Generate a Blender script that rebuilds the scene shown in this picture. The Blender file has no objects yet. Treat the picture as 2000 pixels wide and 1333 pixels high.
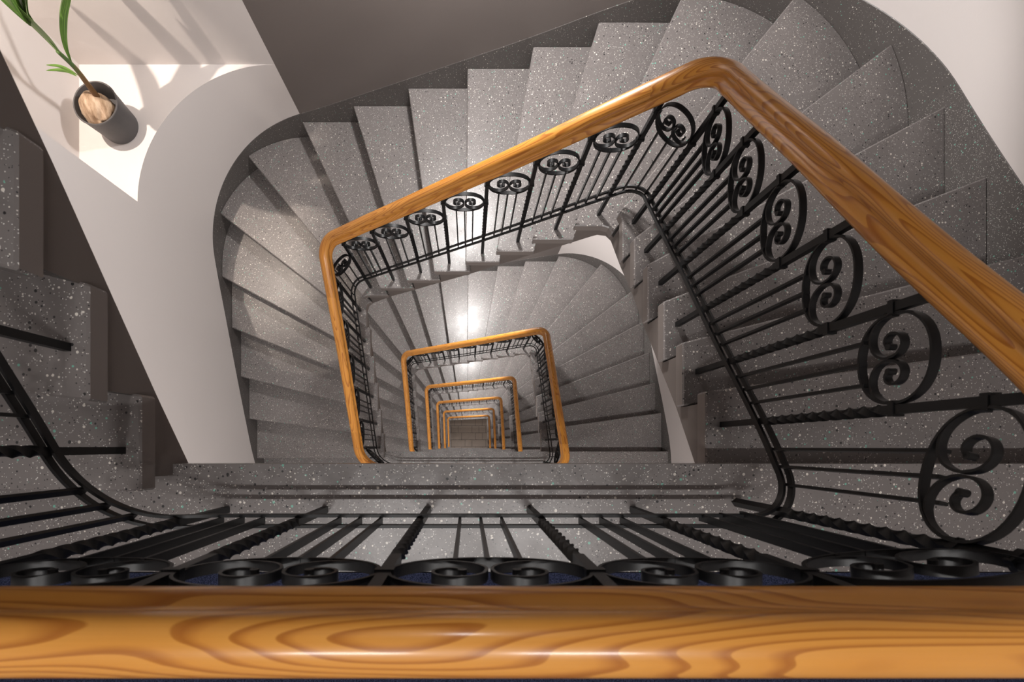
import bpy, bmesh, math, random
from mathutils import Vector, Matrix, noise
random.seed(7)
scene = bpy.context.scene
COL = scene.collection

# ------------------------------------------------------------------ camera, world, exposure
R = 0.165                 # rise of one step
NR = 21                   # risers per storey
H = R * NR                # storey height
ZC = 1.365
cam_d = bpy.data.cameras.new('camera')
cam = bpy.data.objects.new('camera', cam_d)
COL.objects.link(cam)
cam.location = (0, 0, ZC)
cam.rotation_euler = (0, 0, 0)
cam_d.sensor_width = 36.0
cam_d.lens = 18.0
cam_d.shift_x = 85 / 2000
cam_d.shift_y = 206.5 / 2000
cam_d.clip_start = 0.02
cam_d.clip_end = 100
cam_d.dof.use_dof = True
cam_d.dof.focus_distance = 2.6
cam_d.dof.aperture_fstop = 7.1
scene.camera = cam

w = bpy.data.worlds.new('world')
w.use_nodes = True
w.node_tree.nodes['Background'].inputs[0].default_value = (0.9, 0.93, 1.0, 1)
w.node_tree.nodes['Background'].inputs[1].default_value = 0.05
scene.world = w
vs = scene.view_settings
vs.view_transform = 'Standard'
vs.look = 'None'
vs.gamma = 1
vs.use_curve_mapping = False
vs.exposure = 0.12

P_TUBE = 27.0      # one ceiling tube over a landing (W)
P_SCONCE = 135.0    # one wall lamp over the middle flight (W)
P_SPOT = 210.0
P_SOFFIT = 85.0    # small spotlight under the flight above (W)      # the niche downlight (W)

# ------------------------------------------------------------------ materials
def new_mat(name):
    m = bpy.data.materials.new(name)
    m.use_nodes = True
    nt = m.node_tree
    return m, nt, nt.nodes['Principled BSDF']

def ND(nt, typ, **kw):
    n = nt.nodes.new(typ)
    for k, v in kw.items():
        setattr(n, k, v)
    return n

def ramp(nt, fac, stops):
    r = ND(nt, 'ShaderNodeValToRGB')
    el = r.color_ramp.elements
    while len(el) < len(stops):
        el.new(0.5)
    for e, (p, c) in zip(el, stops):
        e.position = p
        e.color = (c[0], c[1], c[2], 1) if not isinstance(c, (int, float)) else (c, c, c, 1)
    nt.links.new(fac, r.inputs[0])
    return r.outputs[0]

def mathn(nt, op, a, b=None):
    n = ND(nt, 'ShaderNodeMath', operation=op)
    for i, v in enumerate((a, b)):
        if v is None:
            continue
        if isinstance(v, (int, float)):
            n.inputs[i].default_value = v
        else:
            nt.links.new(v, n.inputs[i])
    return n.outputs[0]

def mixc(nt, fac, a, b, blend='MIX'):
    n = ND(nt, 'ShaderNodeMix', data_type='RGBA', blend_type=blend)
    if isinstance(fac, (int, float)):
        n.inputs[0].default_value = fac
    else:
        nt.links.new(fac, n.inputs[0])
    for i, v in ((6, a), (7, b)):
        if isinstance(v, tuple):
            n.inputs[i].default_value = (v[0], v[1], v[2], 1)
        else:
            nt.links.new(v, n.inputs[i])
    return n.outputs[2]

def noise_tex(nt, vec, scale, detail=2.0, rough=0.5):
    n = ND(nt, 'ShaderNodeTexNoise')
    n.inputs['Scale'].default_value = scale
    n.inputs['Detail'].default_value = detail
    n.inputs['Roughness'].default_value = rough
    if vec is not None:
        nt.links.new(vec, n.inputs['Vector'])
    return n.outputs[0]

def bump(nt, height, strength, dist=0.01):
    b = ND(nt, 'ShaderNodeBump')
    b.inputs['Strength'].default_value = strength
    b.inputs['Distance'].default_value = dist
    nt.links.new(height, b.inputs['Height'])
    return b.outputs[0]

def terrazzo(name, base, rough=0.38, chip=1.0):
    m, nt, b = new_mat(name)
    tc = ND(nt, 'ShaderNodeTexCoord')
    vec = tc.outputs['Object']
    col = mixc(nt, noise_tex(nt, vec, 5, 4), tuple(c * 0.86 for c in base), tuple(c * 1.14 for c in base))
    for scale, thr, picks in ((82, 0.25, ((0.0, 0.20, (0.66, 0.62, 0.56)), (0.20, 0.38, (0.020, 0.019, 0.02)), (0.38, 0.455, (0.16, 0.42, 0.33)))),
                              (170, 0.27, ((0.0, 0.14, (0.60, 0.57, 0.53)), (0.14, 0.30, (0.035, 0.033, 0.034)))),
                              (290, 0.33, ((0.0, 0.13, (0.66, 0.65, 0.62)),))):
        v = ND(nt, 'ShaderNodeTexVoronoi')
        v.inputs['Scale'].default_value = scale
        nt.links.new(vec, v.inputs['Vector'])
        sep = ND(nt, 'ShaderNodeSeparateColor')
        nt.links.new(v.outputs['Color'], sep.inputs[0])
        size = mathn(nt, 'MULTIPLY', mathn(nt, 'ADD', mathn(nt, 'MULTIPLY', sep.outputs[1], 0.7), 0.55), thr * chip)
        inside = mathn(nt, 'LESS_THAN', v.outputs['Distance'], size)
        for lo, hi, c in picks:
            sel = mathn(nt, 'MULTIPLY', mathn(nt, 'GREATER_THAN', sep.outputs[0], lo), mathn(nt, 'LESS_THAN', sep.outputs[0], hi))
            col = mixc(nt, mathn(nt, 'MULTIPLY', inside, sel), col, c)
    nt.links.new(col, b.inputs['Base Color'])
    rr = mathn(nt, 'ADD', mathn(nt, 'MULTIPLY', noise_tex(nt, vec, 7, 5, 0.6), 0.22), rough - 0.11)
    nt.links.new(rr, b.inputs['Roughness'])
    b.inputs['Specular IOR Level'].default_value = 0.55
    nt.links.new(bump(nt, noise_tex(nt, vec, 90, 2), 0.12, 0.002), b.inputs['Normal'])
    return m

def paint(name, base, rough=0.6, var=0.05, spec=0.4):
    m, nt, b = new_mat(name)
    tc = ND(nt, 'ShaderNodeTexCoord')
    vec = tc.outputs['Object']
    col = mixc(nt, noise_tex(nt, vec, 2.2, 4), tuple(c * (1 - var) for c in base), tuple(min(1, c * (1 + var)) for c in base))
    nt.links.new(col, b.inputs['Base Color'])
    b.inputs['Roughness'].default_value = rough
    b.inputs['Specular IOR Level'].default_value = spec
    nt.links.new(bump(nt, noise_tex(nt, vec, 160, 3), 0.10, 0.002), b.inputs['Normal'])
    return m

def wood(name):
    m, nt, b = new_mat(name)
    uv = ND(nt, 'ShaderNodeUVMap')
    uv.uv_map = 'rail'
    oi = ND(nt, 'ShaderNodeObjectInfo')
    mp = ND(nt, 'ShaderNodeMapping')
    mp.inputs['Scale'].default_value = (1.9, 15.0, 1.0)
    nt.links.new(uv.outputs[0], mp.inputs['Vector'])
    off = ND(nt, 'ShaderNodeCombineXYZ')
    nt.links.new(mathn(nt, 'MULTIPLY', oi.outputs['Random'], 37.0), off.inputs[2])
    va = ND(nt, 'ShaderNodeVectorMath', operation='ADD')
    nt.links.new(mp.outputs[0], va.inputs[0])
    nt.links.new(off.outputs[0], va.inputs[1])
    nz = noise_tex(nt, va.outputs[0], 1.0, 1.2, 0.35)
    ph = mathn(nt, 'MULTIPLY', nz, 24.0)
    fr = mathn(nt, 'FRACT', ph)
    grain = ramp(nt, fr, [(0.0, (0.56, 0.255, 0.048)), (0.55, (0.53, 0.228, 0.039)), (0.86, (0.31, 0.102, 0.013)), (0.97, (0.34, 0.120, 0.016)), (1.0, (0.56, 0.255, 0.048))])
    mp2 = ND(nt, 'ShaderNodeMapping')
    mp2.inputs['Scale'].default_value = (9.0, 420.0, 1.0)
    nt.links.new(uv.outputs[0], mp2.inputs['Vector'])
    fine = noise_tex(nt, mp2.outputs[0], 1.0, 3.0)
    col = mixc(nt, mathn(nt, 'MULTIPLY', fine, 0.34), grain, (0.36, 0.145, 0.022))
    tint = ramp(nt, oi.outputs['Random'], [(0.0, (0.88, 0.84, 0.78)), (1.0, (1.1, 1.1, 1.12))])
    col = mixc(nt, 1.0, col, tint, 'MULTIPLY')
    nt.links.new(col, b.inputs['Base Color'])
    b.inputs['Roughness'].default_value = 0.36
    b.inputs['Specular IOR Level'].default_value = 0.35
    b.inputs['Coat Weight'].default_value = 0.28
    b.inputs['Coat Roughness'].default_value = 0.14
    tc = ND(nt, 'ShaderNodeTexCoord')
    nt.links.new(bump(nt, noise_tex(nt, tc.outputs['Object'], 14, 2), 0.05, 0.01), b.inputs['Normal'])
    return m

def simple(name, base, rough, metal=0.0, spec=0.5):
    m, nt, b = new_mat(name)
    tc = ND(nt, 'ShaderNodeTexCoord')
    col = mixc(nt, noise_tex(nt, tc.outputs['Object'], 30, 3), tuple(c * 0.85 for c in base), tuple(c * 1.15 for c in base))
    nt.links.new(col, b.inputs['Base Color'])
    b.inputs['Roughness'].default_value = rough
    b.inputs['Metallic'].default_value = metal
    b.inputs['Specular IOR Level'].default_value = spec
    return m

M = {}
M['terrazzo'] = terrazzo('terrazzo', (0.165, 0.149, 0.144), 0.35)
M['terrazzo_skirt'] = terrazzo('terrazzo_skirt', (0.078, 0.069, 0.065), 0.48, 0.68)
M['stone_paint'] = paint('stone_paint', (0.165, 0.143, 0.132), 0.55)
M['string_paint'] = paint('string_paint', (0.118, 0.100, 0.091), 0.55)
M['white'] = paint('white_wall', (0.575, 0.532, 0.515), 0.55, 0.02)
M['dark_wall'] = paint('dark_wall', (0.125, 0.106, 0.098), 0.5, 0.04)
M['wood'] = wood('varnished_pine')
M['iron'] = simple('black_iron', (0.0055, 0.0055, 0.006), 0.40, 0.0, 0.26)
M['carpet'] = simple('navy_carpet', (0.022, 0.027, 0.060), 0.95, 0.0, 0.1)
M['tile'] = simple('brown_tile', (0.15, 0.113, 0.086), 0.5)
M['grout'] = simple('grout', (0.07, 0.055, 0.045), 0.8)
M['pot'] = simple('grey_pot', (0.060, 0.055, 0.056), 0.55)
M['lamp_metal'] = simple('lamp_metal', (0.5, 0.5, 0.5), 0.35, 0.6)

def carpet_fix():
    nt = M['carpet'].node_tree
    b = nt.nodes['Principled BSDF']
    tc = ND(nt, 'ShaderNodeTexCoord')
    n = noise_tex(nt, tc.outputs['Object'], 420, 2, 0.7)
    col = ramp(nt, n, [(0.38, (0.008, 0.011, 0.026)), (0.62, (0.055, 0.064, 0.125))])
    nt.links.new(col, b.inputs['Base Color'])
    nt.links.new(bump(nt, n, 0.8, 0.01), b.inputs['Normal'])
carpet_fix()

def leaf_mat():
    m, nt, b = new_mat('palm_leaf')
    uv = ND(nt, 'ShaderNodeUVMap')
    uv.uv_map = 'leaf'
    mp = ND(nt, 'ShaderNodeMapping')
    mp.inputs['Scale'].default_value = (3.0, 34.0, 1)
    nt.links.new(uv.outputs[0], mp.inputs['Vector'])
    n = noise_tex(nt, mp.outputs[0], 1.0, 2)
    col = ramp(nt, n, [(0.36, (0.024, 0.066, 0.014)), (0.68, (0.19, 0.35, 0.055))])
    nt.links.new(col, b.inputs['Base Color'])
    b.inputs['Roughness'].default_value = 0.42
    return m
M['leaf'] = leaf_mat()

def stem_mat():
    m, nt, b = new_mat('palm_stem')
    tc = ND(nt, 'ShaderNodeTexCoord')
    sp = ND(nt, 'ShaderNodeSeparateXYZ')
    nt.links.new(tc.outputs['Generated'], sp.inputs[0])
    n = mathn(nt, 'ADD', sp.outputs[2], mathn(nt, 'MULTIPLY', mathn(nt, 'SUBTRACT', noise_tex(nt, tc.outputs['Object'], 60, 3), 0.5), 0.5))
    col = ramp(nt, n, [(0.05, (0.10, 0.045, 0.018)), (0.45, (0.16, 0.085, 0.03)), (0.8, (0.06, 0.11, 0.03))])
    nt.links.new(col, b.inputs['Base Color'])
    b.inputs['Roughness'].default_value = 0.5
    return m
M['stem'] = stem_mat()

def husk_mat():
    m, nt, b = new_mat('coconut_husk')
    tc = ND(nt, 'ShaderNodeTexCoord')
    mp = ND(nt, 'ShaderNodeMapping')
    mp.inputs['Scale'].default_value = (40, 10, 10)
    mp.inputs['Rotation'].default_value = (0.3, 0.5, 0.8)
    nt.links.new(tc.outputs['Object'], mp.inputs['Vector'])
    n = noise_tex(nt, mp.outputs[0], 1.0, 5, 0.65)
    col = ramp(nt, n, [(0.30, (0.13, 0.072, 0.036)), (0.5, (0.29, 0.195, 0.125)), (0.7, (0.44, 0.33, 0.24))])
    nt.links.new(col, b.inputs['Base Color'])
    b.inputs['Roughness'].default_value = 0.8
    nt.links.new(bump(nt, n, 0.6, 0.006), b.inputs['Normal'])
    return m
M['husk'] = husk_mat()

def glow(name, col, strength):
    m = bpy.data.materials.new(name)
    m.use_nodes = True
    nt = m.node_tree
    nt.nodes.remove(nt.nodes['Principled BSDF'])
    e = ND(nt, 'ShaderNodeEmission')
    e.inputs[0].default_value = (*col, 1)
    e.inputs[1].default_value = strength
    nt.links.new(e.outputs[0], nt.nodes['Material Output'].inputs[0])
    return m

# ------------------------------------------------------------------ object helpers
def link(name, me, mats=(), parent=None, loc=None):
    o = bpy.data.objects.new(name, me)
    COL.objects.link(o)
    if me is not None and hasattr(me, 'materials') and not me.materials:
        for mm in mats:
            me.materials.append(M[mm] if isinstance(mm, str) else mm)
    if parent is not None:
        o.parent = parent
    if loc is not None:
        o.location = loc
    return o

def tag(o, label=None, cat=None, group=None, kind=None):
    for k, v in (('label', label), ('category', cat), ('group', group), ('kind', kind)):
        if v:
            o[k] = v
    return o

def empty(name, loc=(0, 0, 0)):
    o = bpy.data.objects.new(name, None)
    o.empty_display_size = 0.1
    COL.objects.link(o)
    o.location = loc
    return o

def bm_mesh(name, bm, smooth=None):
    bmesh.ops.recalc_face_normals(bm, faces=bm.faces)
    me = bpy.data.meshes.new(name)
    bm.to_mesh(me)
    bm.free()
    if smooth is not None:
        me.polygons.foreach_set('use_smooth', [True] * len(me.polygons))
        if smooth < 3.0:
            me.set_sharp_from_angle(angle=smooth)
    return me

def add_box(bm, x0, x1, y0, y1, z0, z1, mi=0):
    v = [bm.verts.new(p) for p in ((x0, y0, z0), (x1, y0, z0), (x1, y1, z0), (x0, y1, z0), (x0, y0, z1), (x1, y0, z1), (x1, y1, z1), (x0, y1, z1))]
    for f in ((0, 3, 2, 1), (4, 5, 6, 7), (0, 1, 5, 4), (1, 2, 6, 5), (2, 3, 7, 6), (3, 0, 4, 7)):
        bm.faces.new([v[i] for i in f]).material_index = mi

def add_prism(bm, poly, ztop, zbot):
    n = len(poly)
    if isinstance(ztop, (int, float)):
        ztop = [ztop] * n
    if isinstance(zbot, (int, float)):
        zbot = [zbot] * n
    a = [bm.verts.new((p[0], p[1], z)) for p, z in zip(poly, ztop)]
    b = [bm.verts.new((p[0], p[1], z)) for p, z in zip(poly, zbot)]
    top = bm.faces.new(a)
    bot = bm.faces.new(list(reversed(b)))
    sides = []
    for i in range(n):
        j = (i + 1) % n
        sides.append(bm.faces.new((a[i], b[i], b[j], a[j])))
    return top, bot, sides

class Path:
    """plan path made of straight lines and arcs, by arc length"""
    def __init__(self, pts, radii, step=0.01):
        out = []
        n = len(pts)
        for i, p in enumerate(pts):
            p = Vector(p)
            if 0 < i < n - 1 and radii[i] > 0:
                a = (Vector(pts[i - 1]) - p).normalized()
                b = (Vector(pts[i + 1]) - p).normalized()
                r = radii[i]
                ang = a.angle(b)
                t = r / math.tan(ang / 2)
                c = p + (a + b).normalized() * (r / math.sin(ang / 2))
                p0, p1 = p + a * t, p + b * t
                a0 = math.atan2(*(p0 - c).yx)
                a1 = math.atan2(*(p1 - c).yx)
                d = (a1 - a0 + math.pi) % (2 * math.pi) - math.pi
                k = max(8, int(abs(d) * r / step))
                for q in range(k + 1):
                    aa = a0 + d * q / k
                    out.append(c + Vector((math.cos(aa), math.sin(aa))) * r)
            else:
                out.append(p)
        dense = [out[0]]
        for p in out[1:]:
            q = dense[-1]
            L = (p - q).length
            k = max(1, int(L / step))
            for i in range(1, k + 1):
                dense.append(q.lerp(p, i / k))
        self.p = dense
        self.s = [0.0]
        for i in range(1, len(dense)):
            self.s.append(self.s[-1] + (dense[i] - dense[i - 1]).length)
        self.L = self.s[-1]

    def idx(self, s):
        import bisect
        i = bisect.bisect_right(self.s, s) - 1
        return max(0, min(len(self.p) - 2, i))

    def at(self, s):
        i = self.idx(s)
        d = self.s[i + 1] - self.s[i]
        t = (s - self.s[i]) / d if d > 1e-9 else 0
        return self.p[i] + (self.p[i + 1] - self.p[i]) * t

    def tan(self, s):
        return (self.at(s + 0.006) - self.at(s - 0.006)).normalized()

    def proj(self, q):
        q = Vector(q)
        best = (1e9, 0)
        for i in range(len(self.p) - 1):
            a, b = self.p[i], self.p[i + 1]
            ab = b - a
            l2 = ab.length_squared
            t = max(0, min(1, (q - a).dot(ab) / l2)) if l2 > 0 else 0
            d = (a + ab * t - q).length
            if d < best[0] - 1e-7:
                best = (d, self.s[i] + t * math.sqrt(l2))
        return best[1]

def interp(tab, x):
    if x <= tab[0][0]:
        return tab[0][1]
    for (a, za), (b, zb) in zip(tab, tab[1:]):
        if x <= b:
            return za + (zb - za) * (x - a) / (b - a) if b > a else zb
    return tab[-1][1]

def smooth_fn(tab, wdt):
    def f(s):
        return sum(interp(tab, s + wdt * k / 4) for k in range(-4, 5)) / 9
    return f

def sweep(path, zfn, ss, prof, uv=None, cap=True, dy=0.0):
    """sweep a closed profile of (across, up) along the plan path; z follows zfn"""
    bm = bmesh.new()
    lay = bm.loops.layers.uv.new(uv) if uv else None
    n = len(prof)
    arc = [0.0]
    for i in range(n):
        a, b = prof[i], prof[(i + 1) % n]
        arc.append(arc[-1] + math.hypot(a[0] - b[0], a[1] - b[1]))
    rows = []
    for s in ss:
        p = path.at(s)
        t = path.tan(s)
        nn = Vector((-t.y, t.x))
        z = zfn(s)
        rows.append([bm.verts.new((p.x + nn.x * (y + dy), p.y + nn.y * (y + dy), z + h)) for y, h in prof])
    for i in range(len(ss) - 1):
        for j in range(n):
            k = (j + 1) % n
            f = bm.faces.new((rows[i][j], rows[i + 1][j], rows[i + 1][k], rows[i][k]))
            if lay:
                uvs = ((ss[i], arc[j]), (ss[i + 1], arc[j]), (ss[i + 1], arc[j + 1]), (ss[i], arc[j + 1]))
                for lp, c in zip(f.loops, uvs):
                    lp[lay].uv = c
    if cap:
        bm.faces.new(rows[0])
        bm.faces.new(list(reversed(rows[-1])))
    return bm

def tube(bm, pts, radii, seg=8):
    rows = []
    for i, p in enumerate(pts):
        p = Vector(p)
        a = Vector(pts[max(0, i - 1)])
        b = Vector(pts[min(len(pts) - 1, i + 1)])
        t = (b - a).normalized()
        u = t.cross(Vector((0.3, 0.9, 0.2))).normalized()
        v = t.cross(u)
        r = radii[i] if isinstance(radii, (list, tuple)) else radii
        rows.append([bm.verts.new(p + (u * math.cos(2 * math.pi * k / seg) + v * math.sin(2 * math.pi * k / seg)) * r) for k in range(seg)])
    for i in range(len(rows) - 1):
        for k in range(seg):
            q = (k + 1) % seg
            bm.faces.new((rows[i][k], rows[i][q], rows[i + 1][q], rows[i + 1][k]))
    bm.faces.new(list(reversed(rows[0])))
    bm.faces.new(rows[-1])

def lathe(bm, prof, seg=40):
    rows = []
    for r, z in prof:
        rows.append([bm.verts.new((r * math.cos(2 * math.pi * k / seg), r * math.sin(2 * math.pi * k / seg), z)) for k in range(seg)])
    for i in range(len(rows) - 1):
        for k in range(seg):
            q = (k + 1) % seg
            bm.faces.new((rows[i][k], rows[i][q], rows[i + 1][q], rows[i + 1][k]))
    bm.faces.new(list(reversed(rows[0])))
    bm.faces.new(rows[-1])

# ------------------------------------------------------------------ plan of the stair
XL, XR, YB, YF = -1.93, 1.885, 2.23, -2.2      # walls
CL, CR = 0.80, 0.85                             # corner radii of the wall
IXL, IXR, IYT, IY0 = -0.768, 0.709, 1.088, -0.046   # inner edge of the treads
RXL, RXR, RYT, RY0 = -0.811, 0.759, 1.145, -0.168   # centre line of the railing

outer = Path([(XR, YF), (XR, YB), (XL, YB), (XL, YF)], [0, CR, CL, 0], 0.03)
inner = Path([(IXR, -0.6), (IXR, IYT), (IXL, IYT), (IXL, -0.6)], [0, 0.045, 0.045, 0], 0.02)
outN = [(XR, -0.048), (XR, 0.331), (XR, 0.645), (XR, 0.982), (XR, 1.347), (1.80, 1.72), (1.50, 2.065), (1.058, YB),
        (0.685, YB), (0.362, YB), (-0.005, YB), (-0.375, YB), (-0.753, YB), (-1.141, YB), (-1.58, 2.085), (-1.86, 1.75),
        (XL, 1.334), (XL, 0.972), (XL, 0.595), (XL, 0.245), (XL, -0.105)]
inN = [(IXR, -0.048), (IXR, 0.165), (IXR, 0.345), (IXR, 0.528), (IXR, 0.722), (IXR, 0.892), (0.700, 1.083), (0.522, IYT),
       (0.336, IYT), (0.155, IYT), (-0.018, IYT), (-0.215, IYT), (-0.405, IYT), (-0.606, IYT), (-0.763, 1.085), (IXL, 0.90),
       (IXL, 0.705), (IXL, 0.509), (IXL, 0.300), (IXL, 0.092), (IXL, -0.105)]
sO = [outer.proj(p) for p in outN]
sI = [inner.proj(p) for p in inN]

# ------------------------------------------------------------------ walls
ZTOP, ZBOT = H + 2.9, -6 * H
def struct(name, bm, mat, label=None, smooth=None):
    o = link(name, bm_mesh(name, bm, smooth), (mat,))
    o['kind'] = 'structure'
    if label:
        o['label'] = label
    return o

Z_LEDGE, Z_NICHE = -1.62, 0.42
NXL = -2.27
bm = bmesh.new(); add_box(bm, NXL, XL, YF - 0.2, YB - CL, ZBOT, ZTOP)
struct('wall_left', bm, 'white', 'off-white plaster wall beside the left-hand flights')
arcL = [(XL + CL + CL * math.cos(a), YB - CL + CL * math.sin(a)) for a in [math.pi - math.pi / 2 * i / 28 for i in range(29)]]
def corner_infill(name, z0, z1, label):
    bm = bmesh.new()
    add_prism(bm, arcL + [(NXL, YB), (NXL, YB - CL)], z1, z0)
    struct(name, bm, 'white', label, 0.6)
corner_infill('wall_corner_left', ZBOT, Z_LEDGE, 'rounded off-white corner wall rising to the plant ledge')
corner_infill('wall_corner_upper', Z_NICHE, ZTOP, 'rounded off-white corner wall above the plant niche')
bm = bmesh.new(); add_box(bm, NXL - 0.15, NXL, YB - CL - 0.1, YB + 0.15, Z_LEDGE - 0.2, Z_NICHE + 0.2)
struct('wall_niche_side', bm, 'white', 'off-white side wall of the plant niche')
bm = bmesh.new(); add_box(bm, NXL, XL + CL, YB, YB + 0.15, ZBOT, ZTOP)
struct('wall_niche_back', bm, 'white', 'off-white back wall of the plant niche')
bm = bmesh.new(); add_box(bm, XL + CL, XR - CR, YB, YB + 0.15, ZBOT, ZTOP)
struct('wall_back', bm, 'dark_wall', 'dark grey painted wall behind the middle flight')
arcR = [(XR - CR + CR * math.cos(a), YB - CR + CR * math.sin(a)) for a in [math.pi / 2 * i / 28 for i in range(29)]]
bm = bmesh.new(); add_prism(bm, arcR + [(XR - CR, YB + 0.15), (XR + 0.15, YB + 0.15), (XR + 0.15, YB - CR)], ZTOP, ZBOT)
struct('wall_corner_right', bm, 'white', 'rounded off-white corner wall at the right', 0.6)
bm = bmesh.new(); add_box(bm, XR, XR + 0.15, YF - 0.2, YB - CR, ZBOT, ZTOP)
struct('wall_right', bm, 'white', 'off-white wall beside the right-hand flights')
bm = bmesh.new(); add_box(bm, XL, XR, YF - 0.2, YF, ZBOT, ZTOP)
struct('wall_front', bm, 'white', 'off-white wall at the back of the landings')
bm = bmesh.new(); add_box(bm, NXL - 0.15, XR + 0.15, YF - 0.2, YB + 0.15, ZTOP, ZTOP + 0.15)
struct('ceiling', bm, 'white', 'white ceiling over the stairwell')

# landings
for k in range(-1, 6):
    bm = bmesh.new()
    add_box(bm, XL, XR, YF, IY0, -0.06, 0.0, 0)
    add_box(bm, XL, XR, YF, IY0 - 0.03, -0.20, -0.06, 1)
    me = bm_mesh('landing', bm)
    o = link('floor', me, ('terrazzo', 'white'), None, (0, 0, -H * k))
    o['kind'] = 'structure'
    o['label'] = ['speckled grey terrazzo landing one storey up', 'speckled terrazzo landing edged by the nearest railing', 'first landing down the well', 'second landing down the well',
                  'third landing down the well', 'fourth landing down the well', 'fifth landing down the well'][k + 1]

# ground floor with separate tiles
gf = empty('floor', (0, 0, ZBOT))
gf['kind'] = 'structure'
gf['label'] = 'brown tiled ground floor at the bottom of the well'
bm = bmesh.new(); add_box(bm, NXL, XR + 0.15, YF - 0.2, YB + 0.15, -0.2, -0.008)
link('grout_bed', bm_mesh('grout_bed', bm), ('grout',), gf)
bm = bmesh.new(); add_box(bm, -0.142, 0.142, -0.142, 0.142, -0.01, 0.0)
tile_me = bm_mesh('tile', bm)
bm = bmesh.new(); add_box(bm, -0.292, 0.292, -0.142, 0.142, -0.01, 0.0)
tile_me2 = bm_mesh('tile_long', bm)
for me in (tile_me, tile_me2):
    me.materials.append(M['tile'])
for iy in range(-3, 7):
    x = -6 * 0.3 + (0.15 if iy % 2 else 0)
    while x < 1.7:
        if random.random() < 0.4:
            link('tile', tile_me2, (), gf, (x + 0.15, 0.15 + iy * 0.3, 0)); x += 0.6
        else:
            link('tile', tile_me, (), gf, (x, 0.15 + iy * 0.3, 0)); x += 0.3

# ------------------------------------------------------------------ steps
SET = 0.03      # nosing overhang
TT = 0.06       # tread slab thickness
WST = 0.10      # waist below the steps
def seg_pts(path, s0, s1, n):
    return [path.at(s0 + (s1 - s0) * i / n) for i in range(n + 1)]

def bevel_sharp(bm, off):
    es = [e for e in bm.edges if len(e.link_faces) == 2 and e.calc_face_angle(0) > 0.9]
    bmesh.ops.bevel(bm, geom=es, offset=off, segments=1, affect='EDGES', clamp_overlap=True)

tread_me, block_me = {}, {}
for j in range(1, 21):
    ni = 6 if j in (6, 7, 14, 15) else 2
    no = 10 if j in (5, 6, 7, 13, 14, 15, 16) else 2
    i0, i1 = sI[j - 1] - SET, sI[j]
    o0, o1 = sO[j - 1] - SET, sO[j]
    # order: along the outer edge downhill, then the inner edge back uphill
    P = seg_pts(outer, o0, o1, no) + list(reversed(seg_pts(inner, i0, i1, ni)))
    bm = bmesh.new()
    top, bot, sides = add_prism(bm, P, 0.0, -TT)
    for q in range(no + 1, no + 1 + ni):
        sides[q].material_index = 1
    for f in bm.faces:
        f.normal_update()
    bevel_sharp(bm, 0.005)
    tread_me[j] = bm_mesh('tread', bm)
    # block under the tread: riser face, painted end and soffit
    i0, i1 = sI[j - 1] - SET, sI[j] - SET
    o0, o1 = sO[j - 1] - SET, sO[j] - SET
    inn = []
    for q in range(ni + 1):
        s = i0 + (i1 - i0) * q / ni
        p = inner.at(s); t = inner.tan(s)
        inn.append(p - Vector((-t.y, t.x)) * 0.02)
    P = seg_pts(outer, o0, o1, no) + list(reversed(inn))
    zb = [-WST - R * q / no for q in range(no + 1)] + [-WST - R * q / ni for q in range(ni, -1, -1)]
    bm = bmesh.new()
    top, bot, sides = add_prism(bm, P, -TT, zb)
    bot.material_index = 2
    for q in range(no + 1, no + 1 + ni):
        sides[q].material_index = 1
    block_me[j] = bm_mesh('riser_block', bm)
for j in tread_me:
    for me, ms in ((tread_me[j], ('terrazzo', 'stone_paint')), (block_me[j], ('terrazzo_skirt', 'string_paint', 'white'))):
        for mm in ms:
            me.materials.append(M[mm])

noseO = [(-0.5, 0.0), (sO[0], 0.0)] + [(sO[j], -R * j) for j in range(1, 21)] + [(sO[20] + 0.22, -R * 21), (outer.L + 1, -R * 21)]
strz = smooth_fn(noseO, 0.16)
ss = [0.0]
while ss[-1] < outer.L - 0.001:
    ss.append(min(outer.L, ss[-1] + 0.04))
bm = sweep(outer, strz, ss, [(0.0, 0.075), (0.002, 0.072), (0.002, -0.27), (0.0, -0.27)], cap=True)
string_me = bm_mesh('wall_string', bm, 0.6)
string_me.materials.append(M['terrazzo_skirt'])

flight_lbl = {-1: 'speckled grey terrazzo steps rising from the nearest landing at the left',
              0: 'nearest and largest full turn of speckled grey terrazzo winder stairs, below the nearest landing',
              1: 'second turn of terrazzo stairs down the well, seen inside the largest wooden handrail',
              2: 'third turn of terrazzo stairs down the well, seen inside the second handrail',
              3: 'fourth turn of terrazzo stairs down the well, seen inside the third handrail',
              4: 'fifth turn of terrazzo stairs down the well, seen inside the fourth handrail',
              5: 'lowest turn of stairs, just above the brown tiled ground floor'}
for k in range(-1, 6):
    f = empty('stair_flight', (0, 0, -H * k))
    tag(f, flight_lbl[k], 'staircase', 'flights of the stairwell')
    for j in range(1, 21):
        link('tread', tread_me[j], (), f, (0, 0, -R * j))
        link('riser_block', block_me[j], (), f, (0, 0, -R * j))
    link('wall_string', string_me, (), f)

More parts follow.
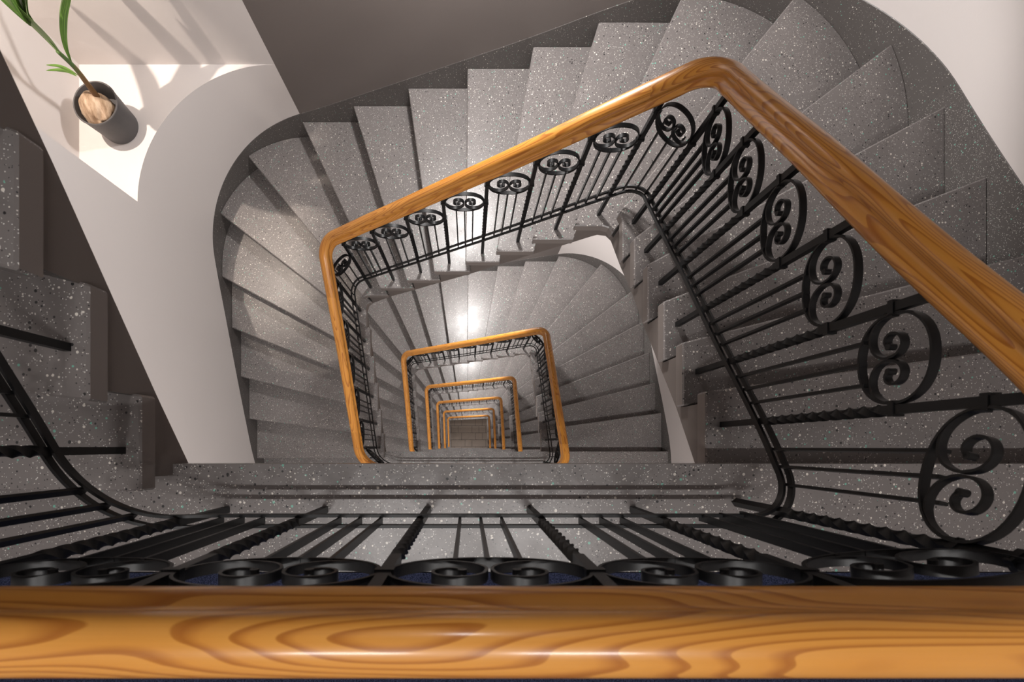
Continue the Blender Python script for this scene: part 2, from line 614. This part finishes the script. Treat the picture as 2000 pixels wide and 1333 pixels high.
# ------------------------------------------------------------------ railings
rail = Path([(RXL, 0.30), (RXL, RY0), (RXR, RY0), (RXR, RYT), (RXL, RYT), (RXL, RY0), (0.0, RY0)], [0, 0.16, 0.11, 0.085, 0.085, 0.16, 0], 0.01)
S0 = rail.proj((RXL, -0.02))          # where one storey's railing begins
half = rail.L / 2
def rproj(q, lo=0.0, hi=None):
    best = (1e9, 0)
    s = lo
    hi = hi or rail.L
    while s < hi:
        d = (rail.at(s) - Vector(q)).length
        if d < best[0]:
            best = (d, s)
        s += 0.002
    return best[1]
landB = [(-0.644, RY0), (-0.382, RY0), (-0.108, RY0), (0.164, RY0), (0.437, RY0), (0.712, -0.15)]
stepB = [(RXR, .066), (RXR, .247), (RXR, .444), (RXR, .645), (RXR, .835), (RXR, 1.032), (.640, RYT), (.456, RYT), (.274, RYT), (.081, RYT),
         (-.118, RYT), (-.311, RYT), (-.512, RYT), (-.702, RYT), (RXL, 1.020), (RXL, .825), (RXL, .632), (RXL, .420), (RXL, .200), (RXL, -.010)]
sL = [rproj(p, 0.0, 2.4) for p in landB]
sS = [rproj(p, 2.0, rail.L - 0.7) for p in stepB]
s_prev20 = rproj((RXL, -.010), 0, 0.5)
LOOP = sS[19] - s_prev20
s_next = sL[0] + LOOP
ztab = [(s_prev20 - 0.21, 2 * R), (s_prev20, R)] + [(s, 0.0) for s in sL] + [(s, -R * (i + 1)) for i, s in enumerate(sS)] + [(s_next, -R * 21), (s_next + 0.3, -R * 21)]
zrail = smooth_fn(ztab, 0.09)
zline = smooth_fn(ztab, 0.02)
S_BEG, S_END = s_prev20 + 0.002, sS[19] + 0.002

HR = 0.903     # reference height of the handrail above the tread at a post
prof = []
for i in range(13):
    a = math.radians(-20 + 220 * i / 12)
    prof.append((0.0275 * math.cos(a), 0.026 + 0.024 * math.sin(a)))
half_low = [(0.0235, 0.010), (0.0215, 0.003), (0.0235, -0.004), (0.0295, -0.011), (0.0335, -0.018), (0.0345, -0.028), (0.031, -0.037), (0.024, -0.042)]
prof += [(-y, z) for y, z in half_low] + list(reversed(half_low))
prof.reverse()

# joints of the wooden rail: corner wreaths and straights
def joint(q, lo, hi):
    return rproj(q, lo, hi)
J = [S_BEG, joint((-0.62, RY0), 0, 2), joint((0.60, RY0), 0.4, 2.4), joint((RXR, 0.02), 1.6, 2.6), joint((RXR, 1.00), 2.3, 3.4), joint((0.58, RYT), 3.2, 4.2),
     joint((-0.66, RYT), 4, 6), joint((RXL, 0.90), 5, 6.3), joint((RXL, 0.10), 5.6, rail.L - 0.7), S_END]
def srange(a, b):
    out = [a]
    while out[-1] < b - 0.012:
        s = out[-1]
        curv = rail.tan(s - 0.01).angle(rail.tan(s + 0.03)) if s + 0.05 < rail.L else 0
        out.append(min(b, s + (0.010 if curv > 0.03 else 0.035)))
    out[-1] = b
    return out

hand_me = []
for a, b in zip(J, J[1:]):
    me = bm_mesh('handrail_section', sweep(rail, lambda s: zrail(s) + HR, srange(a, b), prof, uv='rail'), 0.75)
    me.materials.append(M['wood'])
    hand_me.append(me)
flat = [(-0.0034, 0.010), (0.0034, 0.010), (0.0034, -0.010), (-0.0034, -0.010)]
ZBR = 0.205
bot_me = []
for dy in (-0.0120, 0.0120):
    me = bm_mesh('bottom_rail', sweep(rail, lambda s: zrail(s) + ZBR, srange(S_BEG, S_END), flat, dy=dy), 0.6)
    me.materials.append(M['iron'])
    bot_me.append(me)
# left-hand part of the railing one storey up
hand_up = bm_mesh('handrail_section', sweep(rail, lambda s: zrail(s) + HR, srange(J[7], S_END), prof, uv='rail'), 0.75)
hand_up.materials.append(M['wood'])
bot_up = []
for dy in (-0.0120, 0.0120):
    me = bm_mesh('bottom_rail', sweep(rail, lambda s: zrail(s) + ZBR, srange(J[7], S_END), flat, dy=dy), 0.6)
    me.materials.append(M['iron'])
    bot_up.append(me)

# square post, twisted in the middle
def post_mesh(levels):
    bm = bmesh.new()
    rows = []
    hw = 0.0082
    zt = HR - 0.040
    zs = [0.0, 0.235] + [0.235 + (0.60 - 0.235) * i / levels for i in range(1, levels + 1)] + [zt]
    for z in zs:
        t = max(0.0, min(1.0, (z - 0.235) / (0.60 - 0.235)))
        a = math.radians(45) + t * math.radians(360 * 2.5)
        rr = hw * math.sqrt(2) * (1.0 + (0.03 if 0.02 < t < 0.98 else 0))
        rows.append([bm.verts.new((rr * math.cos(a + q * math.pi / 2), rr * math.sin(a + q * math.pi / 2), z)) for q in range(4)])
    for i in range(len(rows) - 1):
        for q in range(4):
            bm.faces.new((rows[i][q], rows[i][(q + 1) % 4], rows[i + 1][(q + 1) % 4], rows[i + 1][q]))
    bm.faces.new(list(reversed(rows[0]))); bm.faces.new(rows[-1])
    me = bm_mesh('post', bm, 0.7)
    me.materials.append(M['iron'])
    return me
post_hi, post_lo = post_mesh(60), post_mesh(16)

def strap(bm, pts, wdt, th, closed):
    """flat strap in the local xz plane, wdt wide across y"""
    n = len(pts)
    rows = []
    for i, (x, z) in enumerate(pts):
        a = pts[(i - 1) % n] if closed or i > 0 else pts[i]
        b = pts[(i + 1) % n] if closed or i < n - 1 else pts[i]
        tx, tz = b[0] - a[0], b[1] - a[1]
        L = math.hypot(tx, tz) or 1
        nx, nz = -tz / L * th / 2, tx / L * th / 2
        rows.append([bm.verts.new(v) for v in ((x + nx, -wdt / 2, z + nz), (x + nx, wdt / 2, z + nz), (x - nx, wdt / 2, z - nz), (x - nx, -wdt / 2, z - nz))])
    m = n if closed else n - 1
    for i in range(m):
        j = (i + 1) % n
        for q in range(4):
            bm.faces.new((rows[i][q], rows[j][q], rows[j][(q + 1) % 4], rows[i][(q + 1) % 4]))
    if not closed:
        bm.faces.new(list(reversed(rows[0]))); bm.faces.new(rows[-1])

ring_cache = {}
def ring_meshes(a):
    """oval ring of half width a and its two C scrolls (left, right)"""
    key = round(a, 2)
    if key in ring_cache:
        return ring_cache[key]
    a = key
    b = 0.078
    bm = bmesh.new()
    pts = []
    for i in range(40):
        t = 2 * math.pi * i / 40
        c, s = math.cos(t), math.sin(t)
        e = 0.92
        pts.append((a * math.copysign(abs(c) ** e, c), b * math.copysign(abs(s) ** e, s)))
    strap(bm, pts, 0.016, 0.0045, True)
    ring = bm_mesh('ring', bm, 0.7)
    ring.materials.append(M['iron'])
    scr = []
    for sg in (-1, 1):
        bm = bmesh.new()
        pts = []
        n = 48
        tab = [(0, 0.67), (45, 0.60), (90, 0.475), (135, 0.36), (180, 0.29), (225, 0.285), (270, 0.285), (315, 0.27), (360, 0.235), (405, 0.17), (450, 0.105), (500, 0.07)]
        for i in range(n):
            th = 500 * i / (n - 1)
            r = interp(tab, th)
            ang = math.pi + math.radians(th)
            x = -0.33 * a + r * a * math.cos(ang)
            z = -0.006 + r * math.sin(ang) * min(a, 0.100) * 1.12
            pts.append((x if sg < 0 else -x, z))
        pts[0] = ((-(a - 0.003)) if sg < 0 else (a - 0.003), 0.0)
        strap(bm, pts, 0.014, 0.0045, False)
        # little bead at the end of the curl
        ex, ez = pts[-1]
        rows = []
        m = bmesh.ops.create_cone(bm, cap_ends=True, segments=10, radius1=0.0062, radius2=0.0062, depth=0.014)
        bmesh.ops.rotate(bm, verts=m['verts'], cent=(0, 0, 0), matrix=Matrix.Rotation(math.pi / 2, 3, 'X'))
        bmesh.ops.translate(bm, verts=m['verts'], vec=(ex, 0, ez))
        me = bm_mesh('scroll', bm, 0.7)
        me.materials.append(M['iron'])
        scr.append(me)
    ring_cache[key] = (ring, scr, a, b)
    return ring_cache[key]

bm = bmesh.new()
add_box(bm, -0.0032, 0.0032, -0.0075, 0.0075, 0.0, 1.0)
bar_me = bm_mesh('bar', bm)
bar_me.materials.append(M['iron'])
bm = bmesh.new()
add_box(bm, -0.0125, 0.0125, -0.0105, 0.0105, -0.006, 0.006)
bevel_sharp(bm, 0.003)
collar_me = bm_mesh('collar', bm)
collar_me.materials.append(M['iron'])

rail_lbl = {-1: 'black wrought-iron railing with wooden handrail rising from the nearest landing at the left',
            0: 'nearest black scrolled iron railing with thick varnished pine handrail',
            1: 'second pine-topped black iron railing down the well',
            2: 'third pine-topped railing down the well, framed by the second',
            3: 'fourth pine-topped railing down the well, framed by the third',
            4: 'fifth and smallest full pine-topped railing down the well',
            5: 'lowest railing, a brown rail edge bordering the tiled ground floor'}
posts0 = [(s, 0.0) for s in sL] + [(s, -R * (i + 1)) for i, s in enumerate(sS)]
RINGZ = 0.703
def build_railing(k):
    root = empty('stair_railing', (0, 0, -H * k))
    tag(root, rail_lbl[k], 'railing', 'railings round the well')
    if k == -1:
        link('handrail_section', hand_up, (), root)
        for me in bot_up:
            link('bottom_rail', me, (), root)
        plist = posts0[21:]
        bays = list(zip(plist, plist[1:]))
    else:
        for me in hand_me:
            link('handrail_section', me, (), root)
        for me in bot_me:
            link('bottom_rail', me, (), root)
        plist = posts0
        bays = [((s_prev20, R), posts0[0])] + list(zip(posts0, posts0[1:]))
    full = k <= 1
    for s, z in plist:
        p = rail.at(s); t = rail.tan(s)
        po = link('post', post_hi if k <= 0 else post_lo, (), root, (p.x, p.y, z))
        po.rotation_euler.z = math.atan2(t.y, t.x)
        if full:
            i = [q[0] for q in posts0].index(s)
            hs = [RINGZ] if i < 5 else [RINGZ - R / 2, RINGZ + R / 2]
            if i == 5:
                hs = [RINGZ, RINGZ - R / 2]
            for hh in hs:
                link('collar', collar_me, (), po, (0, 0, hh))
    stuff = bmesh.new() if not full and k > 2 else None
    for (sa, za), (sb, zb) in bays:
        pa, pb = rail.at(sa), rail.at(sb)
        ch = pb - pa
        ang = math.atan2(ch.y, ch.x)
        a = ch.length / 2 - 0.010
        ring, scr, a, b = ring_meshes(a)
        mid = (pa + pb) / 2
        zc = (za + zb) / 2 + RINGZ
        if k <= 2:
            ro = link('ring', ring, (), root, (mid.x, mid.y, zc))
            ro.rotation_euler.z = ang
            if full:
                for me in scr:
                    link('scroll', me, (), ro)
        d = 0.047 if ch.length > 0.25 else 0.040
        for off in (-d, 0.0, d):
            f = 0.5 + off / ch.length
            s = sa + (sb - sa) * f
            p = mid + ch.normalized() * off if ch.length > 0.25 else rail.at(s)
            zb0 = zline(s) + ZBR - 0.008
            zt = zc - b * math.sqrt(max(0.0, 1 - (off / a) ** 2)) + 0.004
            if k <= 2:
                q = link('bar', bar_me, (), root, (p.x, p.y, zb0))
                q.scale = (1, 1, zt - zb0)
                q.rotation_euler.z = ang
            else:
                add_box(stuff, p.x - 0.005, p.x + 0.005, p.y - 0.005, p.y + 0.005, zb0, zt)
    if stuff is not None:
        o = link('infill_bars', bm_mesh('infill_bars', stuff), ('iron',), root)
        o['kind'] = 'stuff'
for k in range(-1, 6):
    build_railing(k)

# ------------------------------------------------------------------ carpet on the landing
bm = bmesh.new(); add_box(bm, XL + 0.02, XR - 0.02, YF + 0.02, -0.335, 0.0, 0.008)
bevel_sharp(bm, 0.003)
o = link('carpet', bm_mesh('carpet', bm), ('carpet',))
tag(o, 'navy blue flecked carpet on the landing behind the nearest handrail', 'carpet')

# ------------------------------------------------------------------ potted coconut palm in the niche
PX, PY = -2.02, 1.86
plant = empty('potted_coconut_palm', (PX, PY, Z_LEDGE))
tag(plant, 'sprouting coconut palm in a grey pot on the white corner ledge', 'potted plant')
bm = bmesh.new()
lathe(bm, [(0.0005, 0.0), (0.092, 0.0), (0.100, 0.006), (0.118, 0.205), (0.121, 0.214), (0.119, 0.217), (0.113, 0.216), (0.110, 0.205), (0.100, 0.10), (0.0005, 0.095)], 56)
link('pot', bm_mesh('pot', bm, 0.7), ('pot',), plant)
bm = bmesh.new()
bmesh.ops.create_icosphere(bm, subdivisions=5, radius=1.0)
for v in bm.verts:
    d = v.co.normalized()
    ang = math.atan2(d.y, d.x)
    rg = 1 + 0.05 * math.cos(3 * ang) + 0.05 * noise.noise(d * 2.2) + 0.022 * noise.noise(Vector((d.x * 14, d.y * 14, d.z * 2.5)))
    v.co = Vector((d.x * 0.085 * rg, d.y * 0.088 * rg, d.z * 0.102 * rg))
nut = link('coconut', bm_mesh('coconut', bm, 3.2), ('husk',), plant, (-0.012, -0.014, 0.172))
nut.rotation_euler = (math.radians(62), math.radians(18), math.radians(20))

def img(u, v, d):
    return Vector(((u - 915) * d / 1000, (873 - v) * d / 1000, ZC - d)) - Vector((PX, PY, Z_LEDGE))
def spline(pts, n):
    out = []
    P = [pts[0]] + list(pts) + [pts[-1]]
    m = len(pts) - 1
    for i in range(n + 1):
        f = i / n * m
        k = min(m - 1, int(f)); t = f - k
        p0, p1, p2, p3 = P[k], P[k + 1], P[k + 2], P[k + 3]
        out.append(0.5 * ((2 * p1) + (p2 - p0) * t + (2 * p0 - 5 * p1 + 4 * p2 - p3) * t * t + (3 * p1 - p0 - 3 * p2 + p3) * t ** 3))
    return out
bm = bmesh.new()
stem_pts = spline([img(192, 192, 2.77), img(170, 163, 2.66), img(146, 132, 2.54), img(112, 100, 2.43)], 18)
tube(bm, stem_pts, [0.0165 - 0.008 * i / 18 for i in range(19)], 10)
link('stem', bm_mesh('stem', bm, 3.2), ('stem',), plant)
def leaf(pts, wmax, side, fold=0.35, peak=0.55):
    n = 30
    c = spline(pts, n)
    bm = bmesh.new()
    lay = bm.loops.layers.uv.new('leaf')
    rows = []
    for i, p in enumerate(c):
        f = i / n
        t = (c[min(n, i + 1)] - c[max(0, i - 1)]).normalized()
        s = (side - t * side.dot(t)).normalized()
        u = t.cross(s)
        wd = wmax / 2 * (0.10 + 0.90 * math.sin(math.pi * min(1.0, f / peak * 0.5 if f < peak else 0.5 + 0.5 * (f - peak) / (1 - peak))) ** 0.9) * (1 if f < 0.99 else 0.1)
        row = []
        for q in (-1, -0.5, 0, 0.5, 1):
            row.append(p + s * (q * wd) + u * (fold * abs(q) * wd))
        rows.append(([bm.verts.new(v + u * 0.0004) for v in row], [bm.verts.new(v - u * 0.0004) for v in row]))
    for side_i in (0, 1):
        for i in range(n):
            for q in range(4):
                f = bm.faces.new((rows[i][side_i][q], rows[i][side_i][q + 1], rows[i + 1][side_i][q + 1], rows[i + 1][side_i][q]))
                for lp, cc in zip(f.loops, ((i / n, q / 4), (i / n, (q + 1) / 4), ((i + 1) / n, (q + 1) / 4), ((i + 1) / n, q / 4))):
                    lp[lay].uv = cc
    for i in range(n):
        for q in (0, 4):
            bm.faces.new((rows[i][0][q], rows[i + 1][0][q], rows[i + 1][1][q], rows[i][1][q]))
    me = bm_mesh('leaf', bm, 0.9)
    link('leaf', me, ('leaf',), plant)
V = Vector
sd = V((0.75, -0.66, 0.0))
leaf([img(120, 110, 2.46), img(92, 81, 2.38), img(60, 50, 2.28), img(26, 18, 2.19), img(-15, -25, 2.08), img(-70, -90, 1.95)], 0.125, sd, 0.35, 0.55)
leaf([img(116, 102, 2.44), img(82, 62, 2.34), img(52, 20, 2.25), img(32, -20, 2.15), img(30, -90, 2.02)], 0.070, sd, -0.25, 0.55)
leaf([img(140, 126, 2.52), img(124, 92, 2.46), img(117, 55, 2.40), img(121, 8, 2.33), img(150, -80, 2.20), img(230, -190, 2.12)], 0.044, V((0.85, -0.5, 0.0)), 0.8, 0.5)
leaf([img(152, 147, 2.58), img(132, 136, 2.56), img(112, 129, 2.55), img(90, 127, 2.56)], 0.016, V((0.2, 0.5, 0.8)), 0.3, 0.45)
leaf([img(150, 149, 2.585), img(132, 140, 2.57), img(112, 137, 2.565), img(90, 138, 2.575)], 0.016, V((0.2, 0.5, 0.8)), 0.3, 0.45)
top = img(60, 50, 2.26)
for dx, dy, dz, ww in ((0.30, -0.03, 0.32, 0.07), (0.24, 0.16, 0.36, 0.08), (0.34, 0.08, 0.22, 0.06), (0.10, 0.26, 0.30, 0.07), (-0.10, 0.20, 0.36, 0.06), (0.20, 0.22, 0.16, 0.05)):
    dv = V((dx, dy, 0))
    leaf([top + V((0, 0, 0.0)), top + dv * 0.25 + V((0, 0, dz * 0.55)), top + dv * 0.65 + V((0, 0, dz * 0.95)), top + dv * 1.15 + V((0, 0, dz * 0.8))], ww, V((-dy, dx, 0)), 0.2, 0.5)

# ------------------------------------------------------------------ lamps
def light(name, typ, parent, loc, power, color, **kw):
    l = bpy.data.lights.new(name, typ)
    l.energy = power
    l.color = color
    for a, v in kw.items():
        setattr(l, a, v)
    o = bpy.data.objects.new(name, l)
    COL.objects.link(o)
    o.parent = parent
    o.location = loc
    return o
WARM = (1.0, 0.87, 0.75)
NEUT = (1.0, 0.965, 0.94)
g_tube = glow('tube_glow', NEUT, 4.0)
g_lamp = glow('lamp_glow', WARM, 4.0)
# two tubes under each landing slab
bm = bmesh.new(); add_box(bm, -0.33, 0.33, -0.03, 0.03, -0.03, 0.0)
tube_body = bm_mesh('housing', bm); tube_body.materials.append(M['lamp_metal'])
bm = bmesh.new(); tube(bm, [(-0.31, 0, -0.048), (0.31, 0, -0.048)], 0.016, 10)
tube_glass = bm_mesh('tube', bm, 0.8); tube_glass.materials.append(g_tube)
storey = ['over the nearest landing', 'under the nearest landing', 'under the first landing down', 'under the second landing down', 'under the third landing down', 'under the fourth landing down', 'under the fifth landing down']
for k in range(-1, 6):
    for sd_, x in (('left', -0.62), ('right', 0.55)):
        t = empty('ceiling_tube_lamp', (x, -0.85, -H * k - 0.20))
        tag(t, 'slim ceiling tube lamp %s, the %s one of its pair' % (storey[k + 1], sd_), 'lamp', 'tube lamps under the landings')
        link('housing', tube_body, (), t)
        link('tube', tube_glass, (), t)
        L = light('tube_light', 'AREA', t, (0, 0, -0.07), P_TUBE, NEUT, shape='RECTANGLE', size=0.62, size_y=0.03)
# wall lamps over the middle flight
bm = bmesh.new(); add_box(bm, -0.05, 0.05, -0.02, 0.0, -0.08, 0.08); bevel_sharp(bm, 0.006)
sc_plate = bm_mesh('back_plate', bm); sc_plate.materials.append(M['lamp_metal'])
bm = bmesh.new(); lathe(bm, [(0.001, -0.06), (0.035, -0.055), (0.058, -0.03), (0.065, 0.0), (0.058, 0.03), (0.035, 0.055), (0.001, 0.06)], 24)
sc_globe = bm_mesh('globe', bm, 3.2); sc_globe.materials.append(g_lamp)
for k in range(-1, 6):
    t = empty('wall_lamp', (-0.02, YB, -H * k - R * 10 + 1.5))
    tag(t, 'round wall lamp on the dark wall, %s' % ['one storey above the nearest landing', 'over the nearest turn of stairs', 'over the second turn of stairs', 'over the third turn of stairs', 'over the fourth turn of stairs', 'over the fifth turn of stairs', 'over the lowest turn of stairs'][k + 1], 'lamp', 'wall lamps over the middle flights')
    link('back_plate', sc_plate, (), t)
    link('globe', sc_globe, (), t, (0, -0.085, 0))
    light('wall_light', 'SPOT', t, (0, -0.26, 0), P_SCONCE if k >= 0 else 45.0, NEUT, shadow_soft_size=0.085, spot_size=math.radians(177), spot_blend=0.15)  # topmost lamp is unseen, added at low power to fill the handrail sides
# downlight in the niche ceiling
t = empty('niche_downlight', (-2.10, 1.86, Z_NICHE))
tag(t, 'recessed downlight above the potted palm in the corner niche', 'lamp')
bm = bmesh.new(); lathe(bm, [(0.030, 0.0), (0.045, 0.0), (0.045, -0.012), (0.030, -0.012)], 24)
link('trim_ring', bm_mesh('trim_ring', bm, 0.7), ('lamp_metal',), t)
s = light('spot_light', 'SPOT', t, (0, 0, -0.03), P_SPOT, WARM, shadow_soft_size=0.012, spot_size=math.radians(58), spot_blend=0.5)
s.rotation_euler = (math.radians(6), math.radians(3), 0)
# small spotlight on the soffit above the left-hand winders
t = empty('soffit_spotlight', (-1.22, 1.36, 0.70))
tag(t, 'small spotlight under the upper flight, aimed at the left-hand winder steps', 'lamp')
bm = bmesh.new(); lathe(bm, [(0.028, 0.16), (0.030, 0.0), (0.026, 0.0), (0.024, 0.155)], 20)
link('barrel', bm_mesh('barrel', bm, 0.7), ('lamp_metal',), t)
s = light('spot_light', 'SPOT', t, (0, 0, -0.01), P_SOFFIT, WARM, shadow_soft_size=0.015, spot_size=math.radians(19.5), spot_blend=0.06)
s.rotation_euler = (math.radians(-2), math.radians(2), 0)
